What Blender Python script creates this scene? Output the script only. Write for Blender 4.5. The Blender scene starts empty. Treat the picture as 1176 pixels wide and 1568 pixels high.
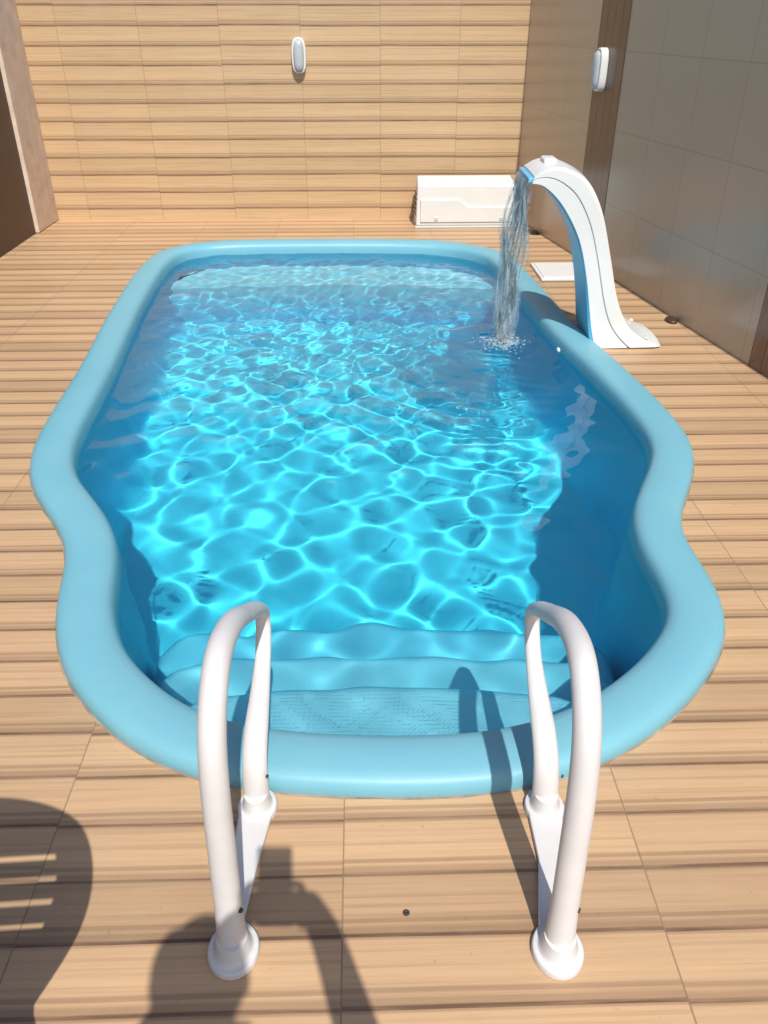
import bpy, bmesh, math, random
import numpy as np
from mathutils import Vector, Matrix
from mathutils.geometry import tessellate_polygon
random.seed(4); rng=np.random.default_rng(7)
S=bpy.context.scene
S.view_settings.view_transform='Standard'; S.view_settings.look='None'; S.view_settings.exposure=0
H=1.55
# ------------------------------------------------ node helpers
class NT:
    def __init__(s,name):
        s.m=bpy.data.materials.new(name); s.m.use_nodes=True; s.t=s.m.node_tree; s.n=s.t.nodes; s.n.clear()
        s.out=s.n.new('ShaderNodeOutputMaterial')
    def add(s,ty,**k):
        nd=s.n.new(ty)
        for a,v in k.items(): setattr(nd,a,v)
        return nd
    def put(s,sock,v):
        if isinstance(v,bpy.types.NodeSocket): s.t.links.new(v,sock)
        elif v is not None: sock.default_value=v
    def math(s,op,a,b=None,c=None):
        nd=s.add('ShaderNodeMath',operation=op); s.put(nd.inputs[0],a); s.put(nd.inputs[1],b)
        if c is not None: s.put(nd.inputs[2],c)
        return nd.outputs[0]
    def mix(s,f,a,b,mode='MIX'):
        nd=s.add('ShaderNodeMix',data_type='RGBA',blend_type=mode)
        s.put(nd.inputs[0],f); s.put(nd.inputs[6],a); s.put(nd.inputs[7],b); return nd.outputs[2]
    def ramp(s,f,els,interp='LINEAR'):
        nd=s.add('ShaderNodeValToRGB'); cr=nd.color_ramp; cr.interpolation=interp
        while len(cr.elements)<len(els): cr.elements.new(0.5)
        for e,(p,c) in zip(cr.elements,els):
            e.position=p; e.color=c if len(c)==4 else (*c,1)
        s.put(nd.inputs[0],f); return nd.outputs[0]
    def comb(s,x,y,z):
        nd=s.add('ShaderNodeCombineXYZ')
        for i,v in enumerate((x,y,z)): s.put(nd.inputs[i],v)
        return nd.outputs[0]
    def obj(s):
        tc=s.add('ShaderNodeTexCoord'); sp=s.add('ShaderNodeSeparateXYZ'); s.t.links.new(tc.outputs['Object'],sp.inputs[0])
        return tc.outputs['Object'],sp.outputs
    def noise(s,vec,scale,detail=3,rough=.5,dist=0):
        nd=s.add('ShaderNodeTexNoise'); s.put(nd.inputs['Vector'],vec); nd.inputs['Scale'].default_value=scale
        nd.inputs['Detail'].default_value=detail; nd.inputs['Roughness'].default_value=rough; nd.inputs['Distortion'].default_value=dist
        return nd.outputs['Fac']
    def bsdf(s,col,rough=.5,**k):
        b=s.add('ShaderNodeBsdfPrincipled'); s.put(b.inputs['Base Color'],col); s.put(b.inputs['Roughness'],rough)
        for a,v in k.items(): s.put(b.inputs[a.replace('_',' ')],v)
        s.t.links.new(b.outputs[0],s.out.inputs[0]); return b
    def bump(s,h,strength,dist,b):
        nd=s.add('ShaderNodeBump'); s.put(nd.inputs['Height'],h); nd.inputs['Strength'].default_value=strength; nd.inputs['Distance'].default_value=dist
        s.t.links.new(nd.outputs[0],b.inputs['Normal'])
def c4(*c): return (*c,1)

def tile_mat(name,bi,offA,offB,tw=.639,per=.138,light=(.56,.375,.215),dark=(.17,.10,.065),gain=1.0,kd=1.0,tv=.07,pv=.12):
    k=NT(name); oc,xyz=k.obj()
    A=k.math('ADD',xyz[0],offA); B=k.math('ADD',xyz[bi],offB)
    wob=k.noise(k.comb(k.math('MULTIPLY',A,.8),k.math('MULTIPLY',B,3.0),0.0),2.0,2)
    fa=k.math('FLOOR',k.math('DIVIDE',A,tw))
    ws=k.add('ShaderNodeTexWhiteNoise',noise_dimensions='2D'); k.t.links.new(k.comb(fa,k.math('FLOOR',k.math('DIVIDE',B,per*4)),0.0),ws.inputs['Vector'])
    Bw=k.math('ADD',B,k.math('MULTIPLY',k.math('SUBTRACT',wob,.5),.008))
    Bw=k.math('ADD',Bw,k.math('MULTIPLY',k.math('SUBTRACT',ws.outputs['Value'],.5),.008))
    q=k.math('DIVIDE',Bw,per); fr=k.math('FRACT',q); fl=k.math('FLOOR',q)
    wn=k.add('ShaderNodeTexWhiteNoise',noise_dimensions='2D'); k.t.links.new(k.comb(k.math('MODULO',fl,4.0),fa,0.0),wn.inputs['Vector'])
    w4=k.add('ShaderNodeTexWhiteNoise',noise_dimensions='1D'); k.put(w4.inputs['W'],k.math('ADD',k.math('ABSOLUTE',k.math('MODULO',fl,4.0)),.37))
    mid=tuple(l*.55+d*.40 for l,d in zip(light,dark)); hi=tuple(min(1,l*1.06) for l in light)
    m2=tuple(l*.78+d*.16 for l,d in zip(light,dark))
    prof=k.ramp(fr,[(0,dark),(.045*kd,dark),(.065*kd,mid),(.13*kd,mid),(.148*kd,m2),(.185*kd,light),(.205*kd,mid),(.25*kd,mid),(.275*kd,light),(.45,hi),(.80,light),(.95,light),(.98,mid)])
    gv=k.comb(k.math('MULTIPLY',A,1.0),k.math('MULTIPLY',B,30.0),fa)
    g1=k.noise(gv,3.2,6,.65); g2=k.noise(k.comb(k.math('MULTIPLY',A,5.0),k.math('MULTIPLY',B,170.0),0.0),3.0,2)
    g3=k.noise(k.comb(k.math('MULTIPLY',A,.5),k.math('MULTIPLY',B,60.0),fa),1.6,3,.6)
    col=k.mix(k.math('MULTIPLY',k.ramp(g1,[(.42,(0,0,0)),(.70,(1,1,1))]),.60),prof,c4(*m2))
    col=k.mix(k.math('MULTIPLY',k.ramp(g3,[(.52,(0,0,0)),(.64,(1,1,1))]),.40),col,c4(*mid))
    col=k.mix(k.math('MULTIPLY',g2,.14),col,c4(*dark))
    v=k.math('ADD',1-tv/2,k.math('MULTIPLY',wn.outputs['Value'],tv))
    v=k.math('MULTIPLY',v,k.math('ADD',1-pv*.6,k.math('MULTIPLY',w4.outputs['Value'],pv)))
    big=k.noise(oc,1.3,3); v=k.math('MULTIPLY',v,k.math('ADD',.93,k.math('MULTIPLY',big,.16)))
    v=k.math('MULTIPLY',v,gain)
    vv=k.add('ShaderNodeVectorMath',operation='SCALE'); k.t.links.new(col,vv.inputs[0]); k.put(vv.inputs['Scale'],v)
    ga=k.math('ABSOLUTE',k.math('SUBTRACT',k.math('FRACT',k.math('ADD',k.math('DIVIDE',A,tw),.5)),.5))
    gb=k.math('ABSOLUTE',k.math('SUBTRACT',k.math('FRACT',k.math('ADD',k.math('DIVIDE',B,per*4),.5)),.5))
    gn=k.math('ADD',.6,k.math('MULTIPLY',k.noise(oc,7,3,.6),.8))
    ma=k.math('LESS_THAN',ga,k.math('MULTIPLY',gn,.0018/tw)); mb=k.math('LESS_THAN',gb,.0012/(per*4)); mg=k.math('MAXIMUM',ma,mb)
    fin=k.mix(k.math('MULTIPLY',mg,.72),vv.outputs[0],c4(.21,.14,.085))
    st=k.noise(oc,2.3,6,.7); dst=k.ramp(st,[(.50,(0,0,0)),(.68,(1,1,1))])
    fin=k.mix(k.math('MULTIPLY',dst,.10),fin,c4(.50,.41,.30))
    spk=k.noise(oc,55,2,.5); fin=k.mix(k.math('MULTIPLY',k.ramp(spk,[(.70,(0,0,0)),(.76,(1,1,1))]),.25),fin,c4(*dark))
    r=k.math('ADD',.30,k.math('MULTIPLY',k.noise(oc,9,4,.65),.28))
    b=k.bsdf(fin,r,Specular_IOR_Level=.4)
    hh=k.math('SUBTRACT',k.math('MULTIPLY',g1,.15),mg)
    k.bump(hh,.35,.002,b)
    return k.m

def plain(name,col,rough=.4,var=.08,scale=6,bump=0,**kw):
    k=NT(name); oc,_=k.obj(); n=k.noise(oc,scale,4)
    a=tuple(c*(1-var) for c in col); b_=tuple(min(1,c*(1+var)) for c in col)
    b=k.bsdf(k.ramp(n,[(.3,a),(.7,b_)]),rough,**kw)
    if bump: k.bump(k.noise(oc,scale*12,3),bump,.003,b)
    return k.m
# ------------------------------------------------ mesh helpers
def mesh_obj(name,verts,faces,mat=None,smooth=False,parent=None,mats=None,fm=None):
    me=bpy.data.meshes.new(name); me.from_pydata([tuple(v) for v in verts],[],faces); me.update()
    o=bpy.data.objects.new(name,me); S.collection.objects.link(o)
    for m in (mats or ([mat] if mat else [])): me.materials.append(m)
    if fm is not None: me.polygons.foreach_set('material_index',fm)
    if smooth: me.polygons.foreach_set('use_smooth',[True]*len(me.polygons))
    if parent: o.parent=parent
    return o
def empty(name,loc=(0,0,0)):
    e=bpy.data.objects.new(name,None); S.collection.objects.link(e); e.location=loc; return e
def fixn(o):
    bm=bmesh.new(); bm.from_mesh(o.data); bmesh.ops.recalc_face_normals(bm,faces=bm.faces); bm.to_mesh(o.data); bm.free()
def bevel(o,w,seg=3,ang=35):
    m=o.modifiers.new('b','BEVEL'); m.width=w; m.segments=seg; m.limit_method='ANGLE'; m.angle_limit=math.radians(ang)
    for p in o.data.polygons: p.use_smooth=True
    n=o.modifiers.new('wn','WEIGHTED_NORMAL'); n.keep_sharp=True
def box(name,lo,hi,mat,parent=None,bv=0,seg=3):
    x0,y0,z0=lo;x1,y1,z1=hi
    v=[(x0,y0,z0),(x1,y0,z0),(x1,y1,z0),(x0,y1,z0),(x0,y0,z1),(x1,y0,z1),(x1,y1,z1),(x0,y1,z1)]
    f=[(3,2,1,0),(4,5,6,7),(0,1,5,4),(1,2,6,5),(2,3,7,6),(3,0,4,7)]
    o=mesh_obj(name,v,f,mat,parent=parent)
    if bv: bevel(o,bv,seg)
    return o
def prism(name,poly,axis,a,b,mat,parent=None,bv=0,**k):
    n=len(poly)
    f3=(lambda p,t:(p[0],p[1],t)) if axis=='z' else (lambda p,t:(p[0],t,p[1]))
    v=[f3(p,a) for p in poly]+[f3(p,b) for p in poly]
    f=[tuple(range(n)),tuple(range(2*n-1,n-1,-1))]+[(i,i+n,(i+1)%n+n,(i+1)%n) for i in range(n)]
    o=mesh_obj(name,v,f,mat,parent=parent,**k); fixn(o)
    if bv: bevel(o,bv,3)
    return o
def catmull(P,closed,sub=12):
    P=np.array(P,float); n=len(P); out=[]
    rngn=range(n) if closed else range(n-1)
    for i in rngn:
        if closed: p0,p1,p2,p3=P[(i-1)%n],P[i],P[(i+1)%n],P[(i+2)%n]
        else: p0,p1,p2,p3=P[max(i-1,0)],P[i],P[i+1],P[min(i+2,n-1)]
        for s in range(sub):
            t=s/sub
            out.append(.5*((2*p1)+(-p0+p2)*t+(2*p0-5*p1+4*p2-p3)*t*t+(-p0+3*p1-3*p2+p3)*t**3))
    if not closed: out.append(P[-1])
    return np.array(out)
def resample(P,N,closed=True):
    Q=np.vstack([P,P[:1]]) if closed else P
    d=np.r_[0,np.cumsum(np.linalg.norm(np.diff(Q,axis=0),axis=1))]
    t=np.linspace(0,d[-1],N+1)[:-1] if closed else np.linspace(0,d[-1],N)
    return np.stack([np.interp(t,d,Q[:,i]) for i in range(P.shape[1])],1)
def tube(name,path,radii,mat,parent=None,seg=20,flat=None,up=Vector((1,0,0)),caps=True):
    P=[Vector(p) for p in path]; n=len(P); v=[];f=[]
    for i,p in enumerate(P):
        t=(P[min(i+1,n-1)]-P[max(i-1,0)]).normalized()
        a=(up-t*up.dot(t)).normalized(); b=t.cross(a)
        ra,rb=(radii[i],radii[i]) if flat is None else flat[i]
        for j in range(seg):
            th=2*math.pi*j/seg; v.append(p+a*(ra*math.cos(th))+b*(rb*math.sin(th)))
    for i in range(n-1):
        for j in range(seg):
            f.append((i*seg+j,i*seg+(j+1)%seg,(i+1)*seg+(j+1)%seg,(i+1)*seg+j))
    if caps: f+= [tuple(reversed(range(seg))),tuple(range((n-1)*seg,n*seg))]
    o=mesh_obj(name,v,f,mat,smooth=True,parent=parent); fixn(o); return o
def offset(P,d):
    T=np.roll(P,-2,0)-np.roll(P,2,0); T/=np.linalg.norm(T,axis=1)[:,None]
    return P+np.stack([-T[:,1],T[:,0]],1)*d
def inside(poly,X,Y):
    r=np.zeros(X.shape,bool); n=len(poly)
    for i in range(n):
        x1,y1=poly[i]; x2,y2=poly[(i+1)%n]
        if y1==y2: continue
        c=((y1>Y)!=(y2>Y))&(X<(x2-x1)*(Y-y1)/(y2-y1)+x1); r^=c
    return r
# ------------------------------------------------ pool outline (metres on the deck)
front=[(0,.817),(-.11,.822),(-.205,.833),(-.288,.853),(-.3905,.9026),(-.4734,.9723),(-.55,1.057)]
rest=[(-.612,1.17),(-.657,1.29),(-.678,1.40),(-.702,1.49),(-.738,1.565),(-.802,1.66),(-.875,1.765),(-.932,1.89),(-.966,2.04),(-.985,2.207),(-1.02,2.6),(-1.08,3.1),(-1.125,3.6),(-1.135,3.93),
(-1.105,4.13),(-.99,4.27),(-.773,4.345),(-.4,4.37),(0,4.37),(.2,4.35),(.375,4.30),(.529,4.18),(.615,4.02),(.66,3.7),(.69,3.4),(.72,3.08),(.755,2.828),(.79,2.633),(.832,2.3526),(.852,2.117),(.838,1.964),(.80,1.854),(.753,1.753),(.70,1.64),(.678,1.53),(.685,1.43),(.683,1.31),(.662,1.225)]
front2=[(.612,1.13),(.5435,1.041),(.4648,.965),(.384,.9046),(.304,.8635),(.209,.8325),(.11,.820)]
pts=[(x*H,y*H) for x,y in front]+[(x*H*.972,y*H*.972) for x,y in rest]+[(x*H,y*H) for x,y in front2]
O=resample(catmull(pts,True),320)
for _ in range(6): O=.5*O+.25*(np.roll(O,1,0)+np.roll(O,-1,0))
area=.5*np.sum(O[:,0]*np.roll(O[:,1],-1)-np.roll(O[:,0],-1)*O[:,1])
if area<0: O=O[::-1].copy()
# ------------------------------------------------ deck
ROT=.028
deckm=tile_mat('wood_look_tile_deck',1,.056,.035,light=(.51,.333,.190),dark=(.135,.075,.045),tv=.08,pv=.18,kd=1.12)
R=Matrix.Rotation(-ROT,2)
hole=offset(O,.02)
hl=[R@Vector(p) for p in hole]
rect=[Vector((-14,-10)),Vector((14,-10)),Vector((14,14)),Vector((-14,14))]
loops=[[Vector((p.x,p.y,0)) for p in rect],[Vector((p.x,p.y,0)) for p in hl]]
tris=tessellate_polygon(loops); allv=loops[0]+loops[1]
deck=mesh_obj('deck_floor',allv,[tuple(t) for t in tris],deckm); deck.rotation_euler[2]=ROT
bm=bmesh.new(); bm.from_mesh(deck.data)
for f in bm.faces:
    if f.normal.z<0: f.normal_flip()
bm.to_mesh(deck.data); bm.free()
# ------------------------------------------------ pool shell
def shell_mat(name,depth_tint):
    k=NT(name); oc,xyz=k.obj()
    n=k.noise(oc,2.5,4)
    base=k.ramp(n,[(.3,(.150,.385,.480)),(.7,(.170,.41,.50))])
    sc=k.noise(oc,9,6,.75); base=k.mix(k.math('MULTIPLY',k.ramp(sc,[(.55,(0,0,0)),(.72,(1,1,1))]),.10),base,c4(.30,.50,.56))
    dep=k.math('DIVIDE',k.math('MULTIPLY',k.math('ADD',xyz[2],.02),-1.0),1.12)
    dc=k.ramp(dep,depth_tint)  # colour ramp by depth stands in for light absorbed by the water
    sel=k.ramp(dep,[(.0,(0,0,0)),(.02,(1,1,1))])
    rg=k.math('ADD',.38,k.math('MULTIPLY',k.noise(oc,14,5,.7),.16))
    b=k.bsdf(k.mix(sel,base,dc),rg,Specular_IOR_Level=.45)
    return k.m
shellm=shell_mat('pool_fiberglass_depth_tinted',[(0,(.10,.36,.48)),(.04,(.02,.31,.50)),(.4,(.012,.38,.60)),(.85,(.03,.52,.78)),(.97,(.05,.72,.93))])  # shade on the upper walls and a brighter floor painted into the colour
stepm=shell_mat('pool_fiberglass_shallow_tinted',[(0,(.20,.52,.62)),(.15,(.20,.62,.74)),(.4,(.15,.64,.79)),(.7,(.07,.62,.84)),(.9,(.045,.62,.88))])  # paler copy of the shell colour, imitating brighter light in shallow water
prof=[(.004,-.03),(.0,.0),(.0,.018),(.005,.034),(.016,.045),(.04,.052),(.085,.055),(.125,.052),(.148,.045),(.160,.034),(.167,.018),(.170,-.01),(.173,-.06),(.176,-.14),(.182,-.3),(.195,-.6),(.21,-.95),(.225,-1.08),(.25,-1.13),(.27,-1.14)]
V=[];F=[];N=len(O)
for d,z in prof:
    q=offset(O,d)
    V+= [(a,b,z) for a,b in q]
for i in range(len(prof)-1):
    for j in range(N): F.append((i*N+j,i*N+(j+1)%N,(i+1)*N+(j+1)%N,(i+1)*N+j))
b0=(len(prof)-1)*N
for t in tessellate_polygon([[Vector(V[b0+j]) for j in range(N)]]): F.append(tuple(b0+i for i in t))
pool=empty('swimming_pool')
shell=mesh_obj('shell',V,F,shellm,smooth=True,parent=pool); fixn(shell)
bm=bmesh.new(); bm.from_mesh(shell.data)
bm.faces.ensure_lookup_table()
if bm.faces[6*N].normal.z<0:
    for f in bm.faces: f.normal_flip()
bm.to_mesh(shell.data); bm.free()
# thin grout line where the rim meets the deck
caulk=plain('grout_bead',(.26,.21,.16),.85,.35,14)
V=[];F=[]
jit=.0010*np.sin(np.arange(N)*.9)+.0008*np.sin(np.arange(N)*2.3+1)
for d,z in ((-.0045,.0006),(-.002,.002),(.003,.003)):
    q=offset(O,d)
    for j in range(N):
        w_=jit[j] if d<0 else 0
        V.append((q[j][0],q[j][1]-w_,z))
for i in range(2):
    for j in range(N): F.append((i*N+j,i*N+(j+1)%N,(i+1)*N+(j+1)%N,(i+1)*N+j))
mesh_obj('grout_bead',V,F,caulk,smooth=True,parent=pool)
ZW=-.028
def step(name,hw,y0,y1,z,cx,bulge=.05):
    poly=[]
    m=24
    for i in range(m+1):
        s=-1+2*i/m
        e_=max(0,abs(s)-.88)/.12
        poly.append((cx+hw*s,y1+bulge*(1-s*s)-e_*e_*.10))
    poly=[(cx-hw,y0)]+poly+[(cx+hw,y0)]
    o=prism(name,poly,'z',-1.16,z,stepm,parent=pool,bv=.045); o.cycles.is_caustics_receiver=True
    return o
step('step_1',.60,1.40,1.74,-.20,0.0); step('step_2',.74,1.42,2.03,-.43,0.0); step('step_3',.80,1.45,2.33,-.66,0.0)
poly=[(-1.75,5.85),(-1.2,5.92),(-.4,5.97),(.4,5.92),(1.0,5.82)]
farpoly=[p for p in catmull(poly,False,6)]
bn=prism('bench',[(-1.66,5.78)]+[(p[0],p[1]-.07) for p in farpoly][1:-1]+[(.92,5.78),(.80,6.2),(.5,6.42),(-1.3,6.42),(-1.6,6.2)],'z',-1.15,-.36,stepm,parent=pool,bv=.03)
shell.cycles.is_caustics_receiver=True; bn.cycles.is_caustics_receiver=True
chrome=plain('nozzle_plastic',(.6,.63,.65),.25)
def disc(name,c,nrm,r,th,mat,parent):
    q=Vector(nrm).to_track_quat('Z','Y'); v=[];f=[];s=24
    rr=[(0,r),(th*.6,r*.97),(th,r*.8),(th,r*.35),(th*.4,r*.3)]
    for z,a in rr:
        for j in range(s):
            v.append(Vector(c)+q@Vector((a*math.cos(2*math.pi*j/s),a*math.sin(2*math.pi*j/s),z)))
    for i in range(len(rr)-1):
        for j in range(s): f.append((i*s+j,i*s+(j+1)%s,(i+1)*s+(j+1)%s,(i+1)*s+j))
    f.append(tuple(range((len(rr)-1)*s,len(rr)*s)))
    o=mesh_obj(name,v,f,mat,smooth=True,parent=parent); return o
def wallpt(x,y,d):
    q=offset(O,d); i=int(np.argmin((q[:,0]-x)**2+(q[:,1]-y)**2)); p=q[i]; nn=(offset(O,d+.05)[i]-p); nn/=np.linalg.norm(nn)
    return p,nn
for nm,x,y,z in (('return_nozzle_1',.93,4.30,-.035),('return_nozzle_2',.85,5.3,-.02),('return_nozzle_3',-.9,6.6,-.16),('return_nozzle_4',.0,6.6,-.16)):
    p,nn=wallpt(x,y,.170); disc(nm,(p[0],p[1],z),(nn[0],nn[1],0),.022,.012,chrome,pool)
# ------------------------------------------------ water
sx=.014
xs=np.arange(-1.85,1.40,sx); ys=np.arange(1.25,6.85,sx); X,Y=np.meshgrid(xs,ys)
ya,yb=4.245,4.61; ym=(ya+yb)/2
IMP=(.655,ym-.03)
Z=np.zeros_like(X)
def waves(n,l0,l1,amp,pw=1.0,dirc=None,spread=math.pi):
    z=np.zeros_like(X)
    for i in range(n):
        L=l0*(l1/l0)**rng.random(); kk=2*math.pi/L
        th=(rng.random()*2*math.pi) if dirc is None else dirc+rng.normal()*spread
        kx,ky=kk*math.cos(th),kk*math.sin(th); ph=rng.random()*6.28
        wx=.05*np.sin(1.7*Y+ph)+.03*np.sin(3.1*X-ph); wy=.05*np.sin(1.9*X+2*ph)+.03*np.sin(2.7*Y+ph)
        z+=(L/l1)**pw*np.sin(kx*(X+wx)+ky*(Y+wy)+ph)
    return z*amp/math.sqrt(n/2)
far=np.clip((Y-3.0)/3.0,0,1)
Z+=waves(16,.22,.42,.0021,1.2)
Z+=waves(16,.13,.22,.0011,1.2)*(1-.25*far)
Z+=waves(22,.07,.13,.0007,1.3)*(0.10+far)
dx,dy=X-IMP[0],Y-IMP[1]; r=np.sqrt(dx*dx+dy*dy)
ang=np.arctan2(dy,dx)
rr=r+.03*np.sin(3*ang+1)+.018*np.sin(7*ang)+.01*np.sin(13*ang+2)
amod=.55+.45*np.sin(2*ang+1.3)*np.sin(5*ang)
Z+=.0018*amod*np.sin(2*math.pi*rr/.105)*np.exp(-r/.7)*np.clip(r/.15,0,1)
Z+=.0035*np.sin(2*math.pi*rr/.07+1)*np.exp(-r/.16)
Z+=ZW
clip=offset(O,.150)[::2]
ny,nx=X.shape
cx=(X[:-1,:-1]+sx/2); cy=(Y[:-1,:-1]+sx/2)
keep=inside(clip,cx,cy)
idx=np.arange(nx*ny).reshape(ny,nx)
a=idx[:-1,:-1][keep];b=idx[:-1,1:][keep];c=idx[1:,1:][keep];d=idx[1:,:-1][keep]
quads=np.stack([a,b,c,d],1); used=np.unique(quads); remap=-np.ones(nx*ny,int); remap[used]=np.arange(len(used)); quads=remap[quads]
co=np.stack([X.ravel(),Y.ravel(),Z.ravel()],1)[used]
me=bpy.data.meshes.new('pool_water'); me.vertices.add(len(co)); me.vertices.foreach_set('co',co.ravel())
me.loops.add(quads.size); me.loops.foreach_set('vertex_index',quads.ravel().astype(np.int32))
me.polygons.add(len(quads)); me.polygons.foreach_set('loop_start',np.arange(0,quads.size,4,dtype=np.int32))
me.update(); me.validate(); me.polygons.foreach_set('use_smooth',[True]*len(me.polygons))
water=bpy.data.objects.new('pool_water',me); S.collection.objects.link(water)
k=NT('pool_water'); g=k.add('ShaderNodeBsdfGlass'); g.inputs['Color'].default_value=(1,1,1,1); g.inputs['Roughness'].default_value=0; g.inputs['IOR'].default_value=1.333
k.t.links.new(g.outputs[0],k.out.inputs[0]); me.materials.append(k.m)
water.cycles.is_caustics_caster=True
# ------------------------------------------------ walls
wallm=tile_mat('wood_look_tile_wall',2,.03,.05,light=(.545,.375,.215),dark=(.13,.070,.038),kd=1.0,tv=.05,pv=.08)
WH=1.85
bw=box('back_wall',(-3.4,0,0),(1.35,.2,WH),wallm); bw.location=(0,7.555,0); bw.rotation_euler[2]=ROT
L=math.hypot(1,.2); wd=Vector((.2/L,-1/L,0))
angw=math.atan2(wd.y,wd.x)
def polished(name,c1,c2,grout,warm,ro):
    k=NT(name); oc,xyz=k.obj()
    br=k.add('ShaderNodeTexBrick'); br.offset=0; k.t.links.new(k.comb(xyz[0],xyz[2],0.0),br.inputs['Vector'])
    br.inputs['Scale'].default_value=1; br.inputs['Brick Width'].default_value=.45; br.inputs['Row Height'].default_value=.45; br.inputs['Mortar Size'].default_value=.003; br.inputs['Mortar Smooth'].default_value=0
    br.inputs['Color1'].default_value=c4(*c1); br.inputs['Color2'].default_value=c4(*c2); br.inputs['Mortar'].default_value=c4(*grout)
    nz=k.noise(oc,3,5,.6); col=k.mix(k.math('MULTIPLY',nz,.35),br.outputs['Color'],c4(*warm))
    rgh=k.math('ADD',ro,k.math('MULTIPLY',k.noise(oc,1.5,4),.12))
    b=k.bsdf(col,rgh,Specular_IOR_Level=.6); k.bump(nz,.04,.01,b)
    return k.m
polm=polished('polished_tile',(.40,.335,.255),(.42,.35,.27),(.30,.255,.20),(.48,.38,.27),.15)
polw=polished('polished_tile_beige_reflection',(.53,.40,.265),(.55,.415,.275),(.43,.32,.22),(.58,.43,.29),.14)  # back wall's beige reflection put into the base colour of this panel
rw=empty('right_wall',(1.16,7.595,0)); rw.rotation_euler[2]=angw
def wx(Y): return (7.595-Y)*L
box('tiles_beige_reflection',(-.15,0,0),(wx(6.05),.2,2.3),polw,parent=rw)
box('tiles',(wx(6.05),0,0),(8.0,.2,2.3),polm,parent=rw)
k=NT('brown_strip'); oc,xyz=k.obj()
gn=k.noise(k.comb(k.math('MULTIPLY',xyz[0],30.0),0.0,k.math('MULTIPLY',xyz[2],1.5)),2.0,5,.6)
st=k.math('FRACT',k.math('DIVIDE',xyz[0],.105))
cc=k.ramp(gn,[(.3,(.12,.065,.04)),(.7,(.23,.135,.085))]); cc=k.mix(k.math('LESS_THAN',st,.06),cc,c4(.06,.035,.02))
k.bsdf(cc,.22); strm=k.m
box('wood_strip_1',(wx(6.26),-.004,0),(wx(5.85),.0,2.29),strm,parent=rw)
box('wood_strip_2',(wx(3.99),-.004,0),(wx(3.55),.0,2.29),strm,parent=rw)
stucco=plain('cream_stucco',(.60,.48,.38),.85,.14,8,.9); brownp=plain('brown_paint',(.055,.028,.018),.45,.15,5)
lw=empty('left_wall',(-2.86,7.46,0)); lw.rotation_euler[2]=ROT
box('stucco_pillar',(-.35,-.50,0),(0,.06,WH-.02),stucco,parent=lw,bv=.012)
box('brown_panel',(-.35,-8,0),(-.03,-.502,WH-.03),brownp,parent=lw)
# ------------------------------------------------ wall lights
whitep=plain('white_plastic',(.66,.66,.64),.4,.03)
lens=NT('frosted_lens'); lens.bsdf(c4(.50,.53,.56),.2,Transmission_Weight=.2)
def superell(w,h,n=48,p=3.0):
    out=[]
    for i in range(n):
        t=2*math.pi*i/n; c,s=math.cos(t),math.sin(t)
        out.append((w*math.copysign(abs(c)**(2/p),c),h*math.copysign(abs(s)**(2/p),s)))
    return out
def wall_light(name,loc,rot):
    e=empty(name,loc); e.rotation_euler[2]=rot
    def dome(nm,w,h,rings,mat):
        v=[];f=[];s=48
        for y,sc in rings:
            v+=[(a*sc[0],y,b_*sc[1]) for a,b_ in superell(w,h)]
        for i in range(len(rings)-1):
            for j in range(s): f.append((i*s+j,i*s+(j+1)%s,(i+1)*s+(j+1)%s,(i+1)*s+j))
        f.append(tuple(range((len(rings)-1)*s,len(rings)*s)))
        o=mesh_obj(nm,v,f,mat,smooth=True,parent=e); fixn(o)
    dome('housing',.058,.128,[(0.0,(1,1)),(-.03,(1,1)),(-.045,(.96,.98)),(-.05,(.85,.93)),(-.045,(.72,.87))],whitep)
    dome('lens',.043,.112,[(-.035,(1,1)),(-.06,(.95,.97)),(-.072,(.75,.86)),(-.078,(.4,.6))],lens.m)
    return e
wall_light('wall_light',(-.685,7.553-.685*ROT-.001,1.262),ROT)
nrm=Vector((wd.y,-wd.x,0)); p=Vector((1.16,7.595,0))+wd*wx(6.12)
wall_light('wall_light',(p.x+nrm.x*.005,p.y+nrm.y*.005,1.235),angw)
# ------------------------------------------------ equipment box
dark=plain('dark_rubber',(.03,.03,.03),.6)
eq=empty('pool_equipment_housing',(.27,7.17,0)); eq.rotation_euler[2]=ROT
w=.84
v=[(0,0,.015),(w,0,.015),(w,.3,.015),(0,.3,.015),(.008,.012,.335),(w-.008,.012,.335),(w-.02,.27,.375),(.02,.27,.375)]
f=[(3,2,1,0),(4,5,6,7),(0,1,5,4),(1,2,6,5),(2,3,7,6),(3,0,4,7)]
o=mesh_obj('cover',v,f,whitep,parent=eq); bevel(o,.014,3)
pn=[(.035,.225),(.36,.225),(.43,.165),(w-.035,.165),(w-.035,.045),(.035,.045)]
prism('front_panel',pn,'y',-.010,.02,whitep,parent=eq,bv=.004)
box('base_plate',(-.005,-.014,0.002),(w+.005,.30,.014),whitep,parent=eq)
for x in (.17,w-.12): disc('screw',(x,-.010,.075),(0,-1,0),.016,.008,chrome,eq)
for i in range(5): box('vent_%d'%i,(-.002,.06,.09+i*.04),(.004,.22,.10+i*.04),dark,parent=eq)
sk=empty('skimmer_lid',(1.22,5.75,0)); sk.rotation_euler[2]=ROT
box('frame',(-.16,-.21,0.001),(.16,.21,.02),whitep,parent=sk,bv=.006)
box('lid',(-.14,-.19,.018),(.14,.19,.026),whitep,parent=sk,bv=.004)
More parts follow.
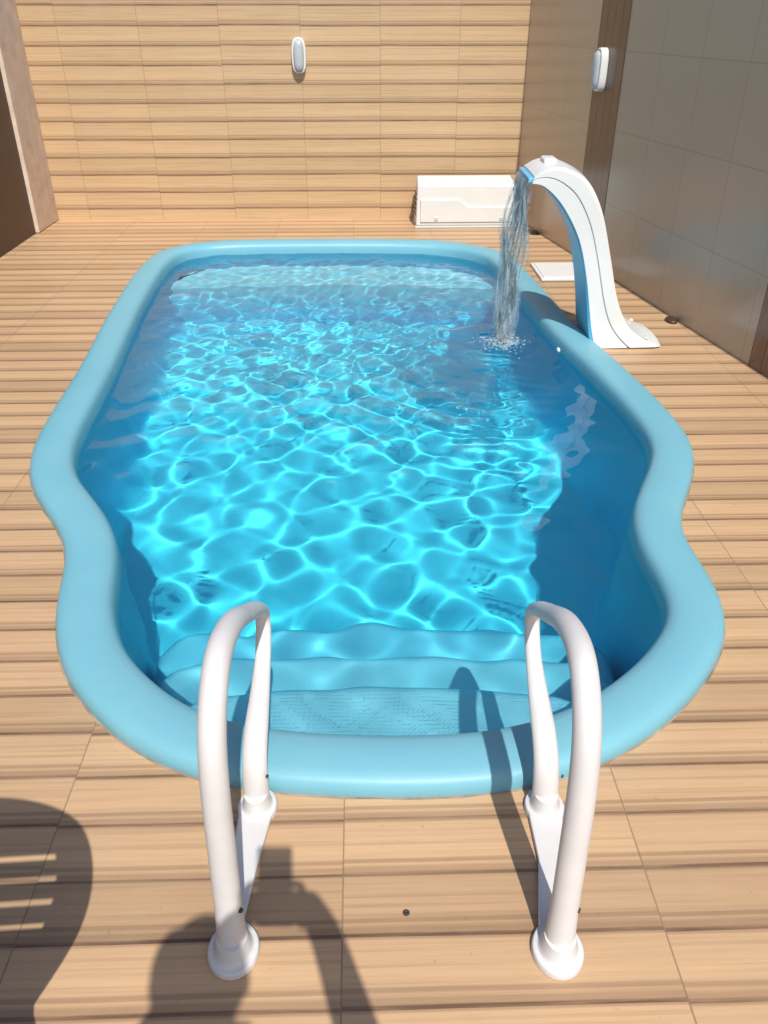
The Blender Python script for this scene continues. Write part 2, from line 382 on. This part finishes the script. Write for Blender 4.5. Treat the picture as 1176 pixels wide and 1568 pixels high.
for nm,Y0 in (('door_stop',4.70),('door_stop.001',6.95)):
    p=Vector((1.16,7.595,0))+wd*wx(Y0)
    v=[];s=16
    for zz,sc in ((0.001,1),(.012,.95),(.02,.7)):
        for i in range(s):
            t=2*math.pi*i/s; v.append((p.x-.045+.035*sc*math.cos(t),p.y+.055*sc*math.sin(t),zz))
    f=[tuple(range(s-1,-1,-1)),tuple(range(2*s,3*s))]+[(r_*s+i,r_*s+(i+1)%s,(r_+1)*s+(i+1)%s,(r_+1)*s+i) for r_ in range(2) for i in range(s)]
    mesh_obj(nm,v,f,brownp,smooth=True)
disc('floor_hole_disc',(.0+.045,.985,.0005),(0,0,1),.007,.003,dark,None)  # small hole in the deck, its darkness drawn as a dark disc
# ------------------------------------------------ waterfall spout
bluep=plain('blue_gelcoat',(.13,.48,.68),.3,.05); sp=empty('waterfall_spout')
spwhite=plain('white_gelcoat',(.68,.70,.70),.28,.03)
seamm=plain('seam',(.30,.33,.35),.5)
outer=catmull([(.735,.872),(.78,.900),(.85,.913),(.93,.893),(1.015,.835),(1.095,.70),(1.165,.49),(1.235,.26),(1.31,.12),(1.40,.05),(1.50,.012)],False,6)
inner=catmull([(.7255,.838),(.79,.818),(.885,.725),(.985,.565),(1.045,.38),(1.08,.21),(1.10,.09),(1.12,.002)],False,6)
no=72; outer=resample(outer,no,False); inner=resample(inner,no,False)
V=[];F=[];fm=[]
secs=[(0,-.93),(.06,-1),(.50,-1),(.515,-.965),(.54,-.965),(.555,-1),(.9,-1),(1,-.92),(1.04,-.3),(1.04,.3),(1,.9),(.9,1),(.06,1),(0,.93)]
ring_n=len(secs)
for i in range(no):
    pi,po=inner[i],outer[i]; s=i/(no-1)
    hw=(yb-ya)/2*(1.0-.10*math.sin(math.pi*s)+.08*max(0,s-.85)/.15)
    d=po-pi
    for u,yy in secs: V.append((pi[0]+d[0]*u,ym+yy*hw,max(.002,pi[1]+d[1]*u)))
for i in range(no-1):
    for j in range(ring_n):
        F.append((i*ring_n+j,i*ring_n+(j+1)%ring_n,(i+1)*ring_n+(j+1)%ring_n,(i+1)*ring_n+j)); fm.append(1 if j in (ring_n-1,0,ring_n-2) else (2 if j==3 else 0))
F.append(tuple(range(ring_n))); fm.append(1); F.append(tuple(range((no-1)*ring_n,no*ring_n))[::-1]); fm.append(0)
o=mesh_obj('arch',V,F,mats=[spwhite,bluep,seamm],fm=fm,parent=sp); fixn(o); bevel(o,.003,2,30)
box('cap',(.80,4.40,.900),(.87,4.52,.932),spwhite,parent=sp,bv=.012)
box('mouth',(.708,ya+.015,.842),(.735,yb-.015,.864),bluep,parent=sp,bv=.003)
for x,y in ((1.42,ya+.03),(1.42,yb-.03)): disc('bolt',(x,y,.045),(.3,0,1),.012,.01,chrome,sp)
# falling water
k=NT('falling_water'); oc,xyz=k.obj()
nn=k.noise(k.comb(k.math('MULTIPLY',xyz[0],45.0),k.math('MULTIPLY',xyz[1],45.0),k.math('MULTIPLY',xyz[2],5.0)),1.0,4,.6)
tr=k.add('ShaderNodeBsdfTransparent'); tr.inputs[0].default_value=(.96,.985,.99,1)
pb=k.add('ShaderNodeBsdfPrincipled'); pb.inputs['Base Color'].default_value=(.9,.95,.97,1); pb.inputs['Roughness'].default_value=.08; pb.inputs['Transmission Weight'].default_value=.1; pb.inputs['IOR'].default_value=1.33
tl=k.add('ShaderNodeBsdfTranslucent'); tl.inputs[0].default_value=(.9,.96,.98,1)
mt_=k.add('ShaderNodeMixShader'); mt_.inputs[0].default_value=.45; k.t.links.new(pb.outputs[0],mt_.inputs[1]); k.t.links.new(tl.outputs[0],mt_.inputs[2])
ms=k.add('ShaderNodeMixShader'); k.t.links.new(k.ramp(nn,[(.38,(.03,)*3),(.55,(.18,)*3),(.70,(.65,)*3)]),ms.inputs[0]); k.t.links.new(tr.outputs[0],ms.inputs[1]); k.t.links.new(mt_.outputs[0],ms.inputs[2]); k.t.links.new(ms.outputs[0],k.out.inputs[0]); fallm=k.m
wf=empty('waterfall_stream')
for s_i in range(7):
    nz_,ns=60,26; V=[];F=[]; ph=random.random()*6
    for i in range(nz_):
        t=i/(nz_-1); z=.850-(.850-ZW)*t
        wdt=.170*(1-.50*min(1,t*1.1)**.8)+.01*math.sin(9*t+ph); xc=.712-.050*math.sqrt(t)+.010*math.sin(14*t+ph)+(s_i-3)*(.005+.015*min(1,t*3.0)*(1-.45*t))
        ycn=ym-.02+.012*math.sin(6*t+ph)
        for j in range(ns):
            q=-1+2*j/(ns-1)
            V.append((xc+.016*math.sin(q*7+ph+8*t)*(.3+t)+.007*math.sin(q*19+ph*2+30*t),ycn+q*wdt*(.8+.2*math.sin(ph+s_i)),z))
    for i in range(nz_-1):
        for j in range(ns-1):
            if random.random()<(.10+.3*(i/nz_)) and s_i>0 and (j<5 or j>ns-7): continue
            F.append((i*ns+j,i*ns+j+1,(i+1)*ns+j+1,(i+1)*ns+j))
    mesh_obj('sheet_%d'%s_i,V,F,fallm,smooth=True,parent=wf)
k=NT('foam'); d1=k.add('ShaderNodeBsdfTranslucent'); d1.inputs[0].default_value=(.85,.93,.96,1)
pb=k.add('ShaderNodeBsdfPrincipled'); pb.inputs['Base Color'].default_value=(.75,.88,.93,1); pb.inputs['Roughness'].default_value=.15
tr=k.add('ShaderNodeBsdfTransparent'); m1=k.add('ShaderNodeMixShader'); m1.inputs[0].default_value=.5
k.t.links.new(d1.outputs[0],m1.inputs[1]); k.t.links.new(pb.outputs[0],m1.inputs[2])
m2=k.add('ShaderNodeMixShader'); m2.inputs[0].default_value=.38; k.t.links.new(tr.outputs[0],m2.inputs[1]); k.t.links.new(m1.outputs[0],m2.inputs[2]); k.t.links.new(m2.outputs[0],k.out.inputs[0]); foam=k.m
bm=bmesh.new()
for i in range(1000):
    a=random.random()*6.283; rr_=abs(random.gauss(0,.062)); 
    z=ZW+abs(random.gauss(0,.032))*math.exp(-rr_*9)+.001
    s=random.uniform(.0015,.006)*(1.5 if rr_<.06 else .6)
    mt=Matrix.Translation((.655+rr_*math.cos(a),ym-.03+rr_*1.2*math.sin(a),z))@Matrix.Diagonal((s*random.uniform(.7,2.4),s*random.uniform(.7,2.4),s*random.uniform(.5,1.4),1))
    bmesh.ops.create_icosphere(bm,subdivisions=2,radius=1,matrix=mt)
me=bpy.data.meshes.new('splash'); bm.to_mesh(me); bm.free(); me.materials.append(foam); me.polygons.foreach_set('use_smooth',[True]*len(me.polygons))
o=bpy.data.objects.new('splash',me); S.collection.objects.link(o); o.parent=wf
# ------------------------------------------------ handrails
railm=plain('handrail_plastic',(.60,.585,.58),.48,.06,9)
def handrail(name,xn,xf):
    e=empty(name)
    prof=[(.905,.0),(.915,.12),(.930,.27),(.948,.42),(.978,.515),(1.035,.575),(1.11,.593),(1.22,.558),(1.34,.483),(1.44,.417),(1.50,.368),(1.528,.325),(1.515,.28),(1.47,.235),(1.39,.198),(1.31,.168),(1.262,.125),(1.245,.06),(1.245,0)]
    P=catmull([(xn+(xf-xn)*i/(len(prof)-1),a,b) for i,(a,b) in enumerate(prof)],False,8)
    n=len(P); fl=[]
    for i in range(n):
        s=i/(n-1)
        ra=np.interp(s,[0,.06,.25,.40,.55,.62,.72,.82,.92,1],[.031,.026,.0245,.024,.021,.018,.019,.027,.029,.030])
        rb=np.interp(s,[0,.06,.25,.40,.55,.62,.72,.82,.92,1],[.031,.026,.025,.022,.016,.011,.012,.017,.022,.024])
        fl.append((ra,rb))
    tube('tube',P,None,railm,e,28,flat=fl)
    for nm,c,r in (('near_foot',(xn,.905),.050),('far_foot',(xf,1.238),.045)):
        v=[];f=[];s=36; rings=[(0.0015,r),(.012,r),(.017,r*.95),(.018,r*.78),(.026,r*.68),(.055,r*.60)]
        for z,a in rings:
            for j in range(s): v.append((c[0]+a*math.cos(2*math.pi*j/s),c[1]+a*1.12*math.sin(2*math.pi*j/s),z))
        for i in range(len(rings)-1):
            for j in range(s): f.append((i*s+j,i*s+(j+1)%s,(i+1)*s+(j+1)%s,(i+1)*s+j))
        f.append(tuple(range((len(rings)-1)*s,len(rings)*s)))
        o=mesh_obj(nm,v,f,railm,smooth=False,parent=e); bevel(o,.0015,2,50)
    pl=[(xf-.040,1.228),(xf+.038,1.228),(xf+.022,1.10),(xn+.010,.95),(xn-.03,.95),(xf-.036,1.10)]
    prism('base_strip',pl,'z',.001,.016,railm,parent=e,bv=.004)
    disc('screw',(xn+.024,.905,.135),(1,-.6,0),.005,.004,dark,e); disc('screw',(xf+.028,1.238,.11),(1,-.6,0),.004,.004,dark,e)
    return e
handrail('pool_handrail',-.290,-.288); handrail('pool_handrail',.335,.365)
# ------------------------------------------------ chair (its shadow falls at the left)
chair=empty('plastic_chair',(-.80,.50,0)); chm=plain('chair_plastic',(.7,.7,.68),.4)
chair.rotation_euler[2]=math.radians(4)
bk=catmull([(-.18,0,.40),(-.245,.03,.55),(-.255,.06,.68),(-.215,.085,.80),(-.12,.10,.855),(0,.105,.87),(.12,.10,.855),(.215,.085,.80),(.255,.06,.68),(.245,.03,.55),(.18,0,.40)],False,8)
tube('back_frame',bk,None,chm,chair,12,flat=[(.010,.038)]*len(bk),up=Vector((0,1,0)))
def bslat(nm,z0,z1,hw0,hw1):
    y0=.105*(z0-.4)/.48;y1=.105*(z1-.4)/.48
    v=[(-hw0,y0-.006,z0),(hw0,y0-.006,z0),(hw0,y0+.006,z0),(-hw0,y0+.006,z0),(-hw1,y1-.006,z1),(hw1,y1-.006,z1),(hw1,y1+.006,z1),(-hw1,y1+.006,z1)]
    o=mesh_obj(nm,v,[(3,2,1,0),(4,5,6,7),(0,1,5,4),(1,2,6,5),(2,3,7,6),(3,0,4,7)],chm,parent=chair); bevel(o,.003,2)
bslat('back_panel_lower',.40,.55,.18,.225)
for i in range(3): bslat('back_slat_%d'%i,.570+i*.055,.570+i*.055+.033,.22,.23)
bslat('back_panel_upper',.735,.835,.225,.15)
v=superell(.25,.235,40,4.5); prism('seat',[(a,b-.22) for a,b in v],'z',.405,.43,chm,chair,bv=.01)
for x in (-.2,.2):
    tube('back_leg',[(x,-.01,.41),(x*1.05,.0,.2),(x*1.1,-.01,.0)],[.022,.02,.018],chm,chair,12,up=Vector((1,0,0)))
    tube('front_leg',[(x,-.40,.41),(x*1.05,-.42,.2),(x*1.1,-.44,.0)],[.022,.02,.018],chm,chair,12,up=Vector((1,0,0)))
# ------------------------------------------------ photographer standing behind the camera
ph=empty('photographer'); skin=plain('skin',(.42,.24,.16),.5); shirt=plain('shirt',(.08,.10,.16),.8); shorts=plain('shorts',(.05,.05,.06),.8); hairm=plain('hair',(.02,.015,.01),.6)
def skinned(name,J,E,mat,parent,root=0,sub=2,matfn=None,mats=None):
    me=bpy.data.meshes.new(name); me.from_pydata([j[0] for j in J],E,[]); o=bpy.data.objects.new(name,me); S.collection.objects.link(o)
    m=o.modifiers.new('s','SKIN'); m.use_smooth_shade=True
    sd=me.skin_vertices[0].data if me.skin_vertices else None
    if sd is None:
        bm=bmesh.new(); bm.from_mesh(me); bm.verts.layers.skin.verify(); bm.to_mesh(me); bm.free(); sd=me.skin_vertices[0].data
    for i,j in enumerate(J):
        r=j[1]; sd[i].radius=(r,r) if not isinstance(r,tuple) else r
        sd[i].use_root=(i==root)
    s=o.modifiers.new('u','SUBSURF'); s.levels=sub; s.render_levels=sub
    dg=bpy.context.evaluated_depsgraph_get(); ev=bpy.data.meshes.new_from_object(o.evaluated_get(dg)); o.modifiers.clear(); o.data=ev
    ev.materials.clear()
    for mm in (mats or [mat]): ev.materials.append(mm)
    for p in ev.polygons:
        p.use_smooth=True
        if matfn: p.material_index=matfn(p.center)
    o.parent=parent; return o
px,py=-.095,-.375
J=[((px,py-.03,.95),(.16,.11)),((px,py-.03,1.12),(.145,.10)),((px,py-.02,1.28),(.17,.11)),((px,py,1.40),(.13,.08)),((px,py+.01,1.475),.055),((px,py+.02,1.53),.052),
 ((px+.19,py,1.39),.06),((px+.275,py+.14,1.19),.048),((px+.19,py+.31,1.38),.034),((px+.145,py+.35,1.445),.026),
 ((px-.19,py,1.39),.06),((px-.25,py+.10,1.13),.048),((px-.03,py+.28,1.35),.034),((px+.035,py+.335,1.425),.026),
 ((px+.10,py-.03,.86),.095),((px+.115,py-.02,.5),.062),((px+.12,py-.04,.10),.042),((px+.13,py+.10,.045),(.045,.03)),
 ((px-.10,py-.03,.86),.095),((px-.115,py-.02,.5),.062),((px-.12,py-.04,.10),.042),((px-.13,py+.10,.045),(.045,.03))]
E=[(0,1),(1,2),(2,3),(3,4),(4,5),(3,6),(6,7),(7,8),(8,9),(3,10),(10,11),(11,12),(12,13),(0,14),(14,15),(15,16),(16,17),(0,18),(18,19),(19,20),(20,21)]
def mf(c):
    if c.z>1.44 and abs(c.x-px)<.09 and c.y<py+.15: return 0
    if c.y>py+.16 and c.z>1.1: return 0
    if c.z>.98: return 1
    if c.z>.52: return 2
    return 0
skinned('body',J,E,None,ph,matfn=mf,mats=[skin,shirt,shorts])
bm=bmesh.new(); bmesh.ops.create_uvsphere(bm,u_segments=32,v_segments=24,radius=1)
hc=Vector((px,py+.04,1.63))
for v_ in bm.verts:
    x,y,z=v_.co
    X_=x*.080*(1-.22*max(0,-z)); Y_=y*.096; Z_=z*.118
    if y>0:
        Y_+= .022*math.exp(-((x/.16)**2+((z+.12)/.16)**2)) -.006*(math.exp(-(((abs(x)-.38)/.16)**2+((z-.08)/.1)**2))) +.006*math.exp(-((x/.35)**2+((z+.45)/.07)**2)) +.01*math.exp(-((x/.3)**2+((z+.85)/.2)**2))
    v_.co=Vector((X_,Y_,Z_))+hc
me=bpy.data.meshes.new('head'); bm.to_mesh(me); bm.free(); me.materials.append(skin); me.materials.append(hairm)
for p_ in me.polygons:
    p_.use_smooth=True; c=p_.center-hc
    if c.z>.055 or (c.y<-.01 and c.z>-.05): p_.material_index=1
o=bpy.data.objects.new('head',me); S.collection.objects.link(o); o.parent=ph
for sgn in (-1,1):
    for nm,loc,sc,mt in (('ear',hc+Vector((sgn*.080,0,-.005)),(.010,.020,.032),skin),('eye',hc+Vector((sgn*.030,.086,.010)),(.012,.010,.009),whitep),('hair_side',hc+Vector((sgn*.05,-.03,.05)),(.042,.075,.075),hairm)):
        bm=bmesh.new(); bmesh.ops.create_uvsphere(bm,u_segments=16,v_segments=10,radius=1,matrix=Matrix.Translation(loc)@Matrix.Diagonal((*sc,1))); me=bpy.data.meshes.new(nm); bm.to_mesh(me); bm.free(); me.materials.append(mt)
        o=bpy.data.objects.new(nm,me); S.collection.objects.link(o); o.parent=ph
PITCH=math.radians(31.4)
fw=Vector((0,math.cos(PITCH),-math.sin(PITCH))); dn=Vector((0,-math.sin(PITCH),-math.cos(PITCH))); rt=Vector((1,0,0)); camp=Vector((0,0,H))
phone=box('phone',(-.0375,-.150,-.0045),(.0375,.010,.0045),dark,ph,.004)
phone.matrix_world=Matrix.Translation(camp-fw*.010)@Matrix((rt.to_tuple(),(-dn).to_tuple(),(-fw).to_tuple())).transposed().to_4x4()
def C(a,b,c): return camp+rt*a+dn*b+fw*(c-.010)
def hand(sg,wrist):
    palm=C(sg*.050,.125,-.030)
    J=[(Vector(wrist),(.026,.022)),(wrist.lerp(palm,.6),(.03,.02)),(palm,(.034,.016))]; E=[(0,1),(1,2)]
    skinned('palm_'+('r' if sg>0 else 'l'),J,E,skin,ph)
    for i,(b_,ln) in enumerate(((.075,.9),(.095,1.0),(.115,.95),(.133,.8))):
        J=[(C(sg*.052,b_+.01,-.022),.0095),(C(sg*.060,b_,-.004),.009),(C(sg*.050,b_-.003,.008),.0085),(C(sg*(.050-.020*ln),b_-.004,.0095),.0075)]
        skinned('finger_%d'%i,J,[(0,1),(1,2),(2,3)],skin,ph)
    J=[(C(sg*.052,.135,-.034),.013),(C(sg*.044,.105,-.022),.011),(C(sg*.030,.085,-.014),.009),(C(sg*.016,.072,-.013),.008)]
    skinned('thumb',J,[(0,1),(1,2),(2,3)],skin,ph)
hand(1,Vector((px+.145,py+.35,1.445))); hand(-1,Vector((px+.035,py+.335,1.425)))
# ------------------------------------------------ light, sky, camera
ld=Vector((-.152,.73,-1)).normalized()
sl=bpy.data.lights.new('sun','SUN'); sl.energy=4.8; sl.angle=math.radians(.5); sl.color=(1,.955,.88); so=bpy.data.objects.new('sun',sl); S.collection.objects.link(so)
so.rotation_euler=ld.to_track_quat('-Z','Y').to_euler(); sl.cycles.is_caustics_light=True
w=bpy.data.worlds.new('World'); S.world=w; w.use_nodes=True; nt=w.node_tree; nt.nodes.clear()
sky=nt.nodes.new('ShaderNodeTexSky'); sky.sky_type='NISHITA'; sky.sun_disc=False; sky.sun_elevation=math.asin(-ld.z); sky.sun_rotation=math.atan2(-ld.x,-ld.y); sky.dust_density=1.5
bg=nt.nodes.new('ShaderNodeBackground'); bg.inputs[1].default_value=.14; ow=nt.nodes.new('ShaderNodeOutputWorld')
nt.links.new(sky.outputs[0],bg.inputs[0]); nt.links.new(bg.outputs[0],ow.inputs[0])
cam=bpy.data.cameras.new('camera'); co_=bpy.data.objects.new('camera',cam); S.collection.objects.link(co_)
cam.sensor_fit='VERTICAL'; cam.sensor_height=24; cam.lens=24*1250/1568; cam.clip_start=.015; cam.clip_end=200
co_.location=camp; co_.rotation_euler=(math.pi/2-PITCH,0,0); S.camera=co_
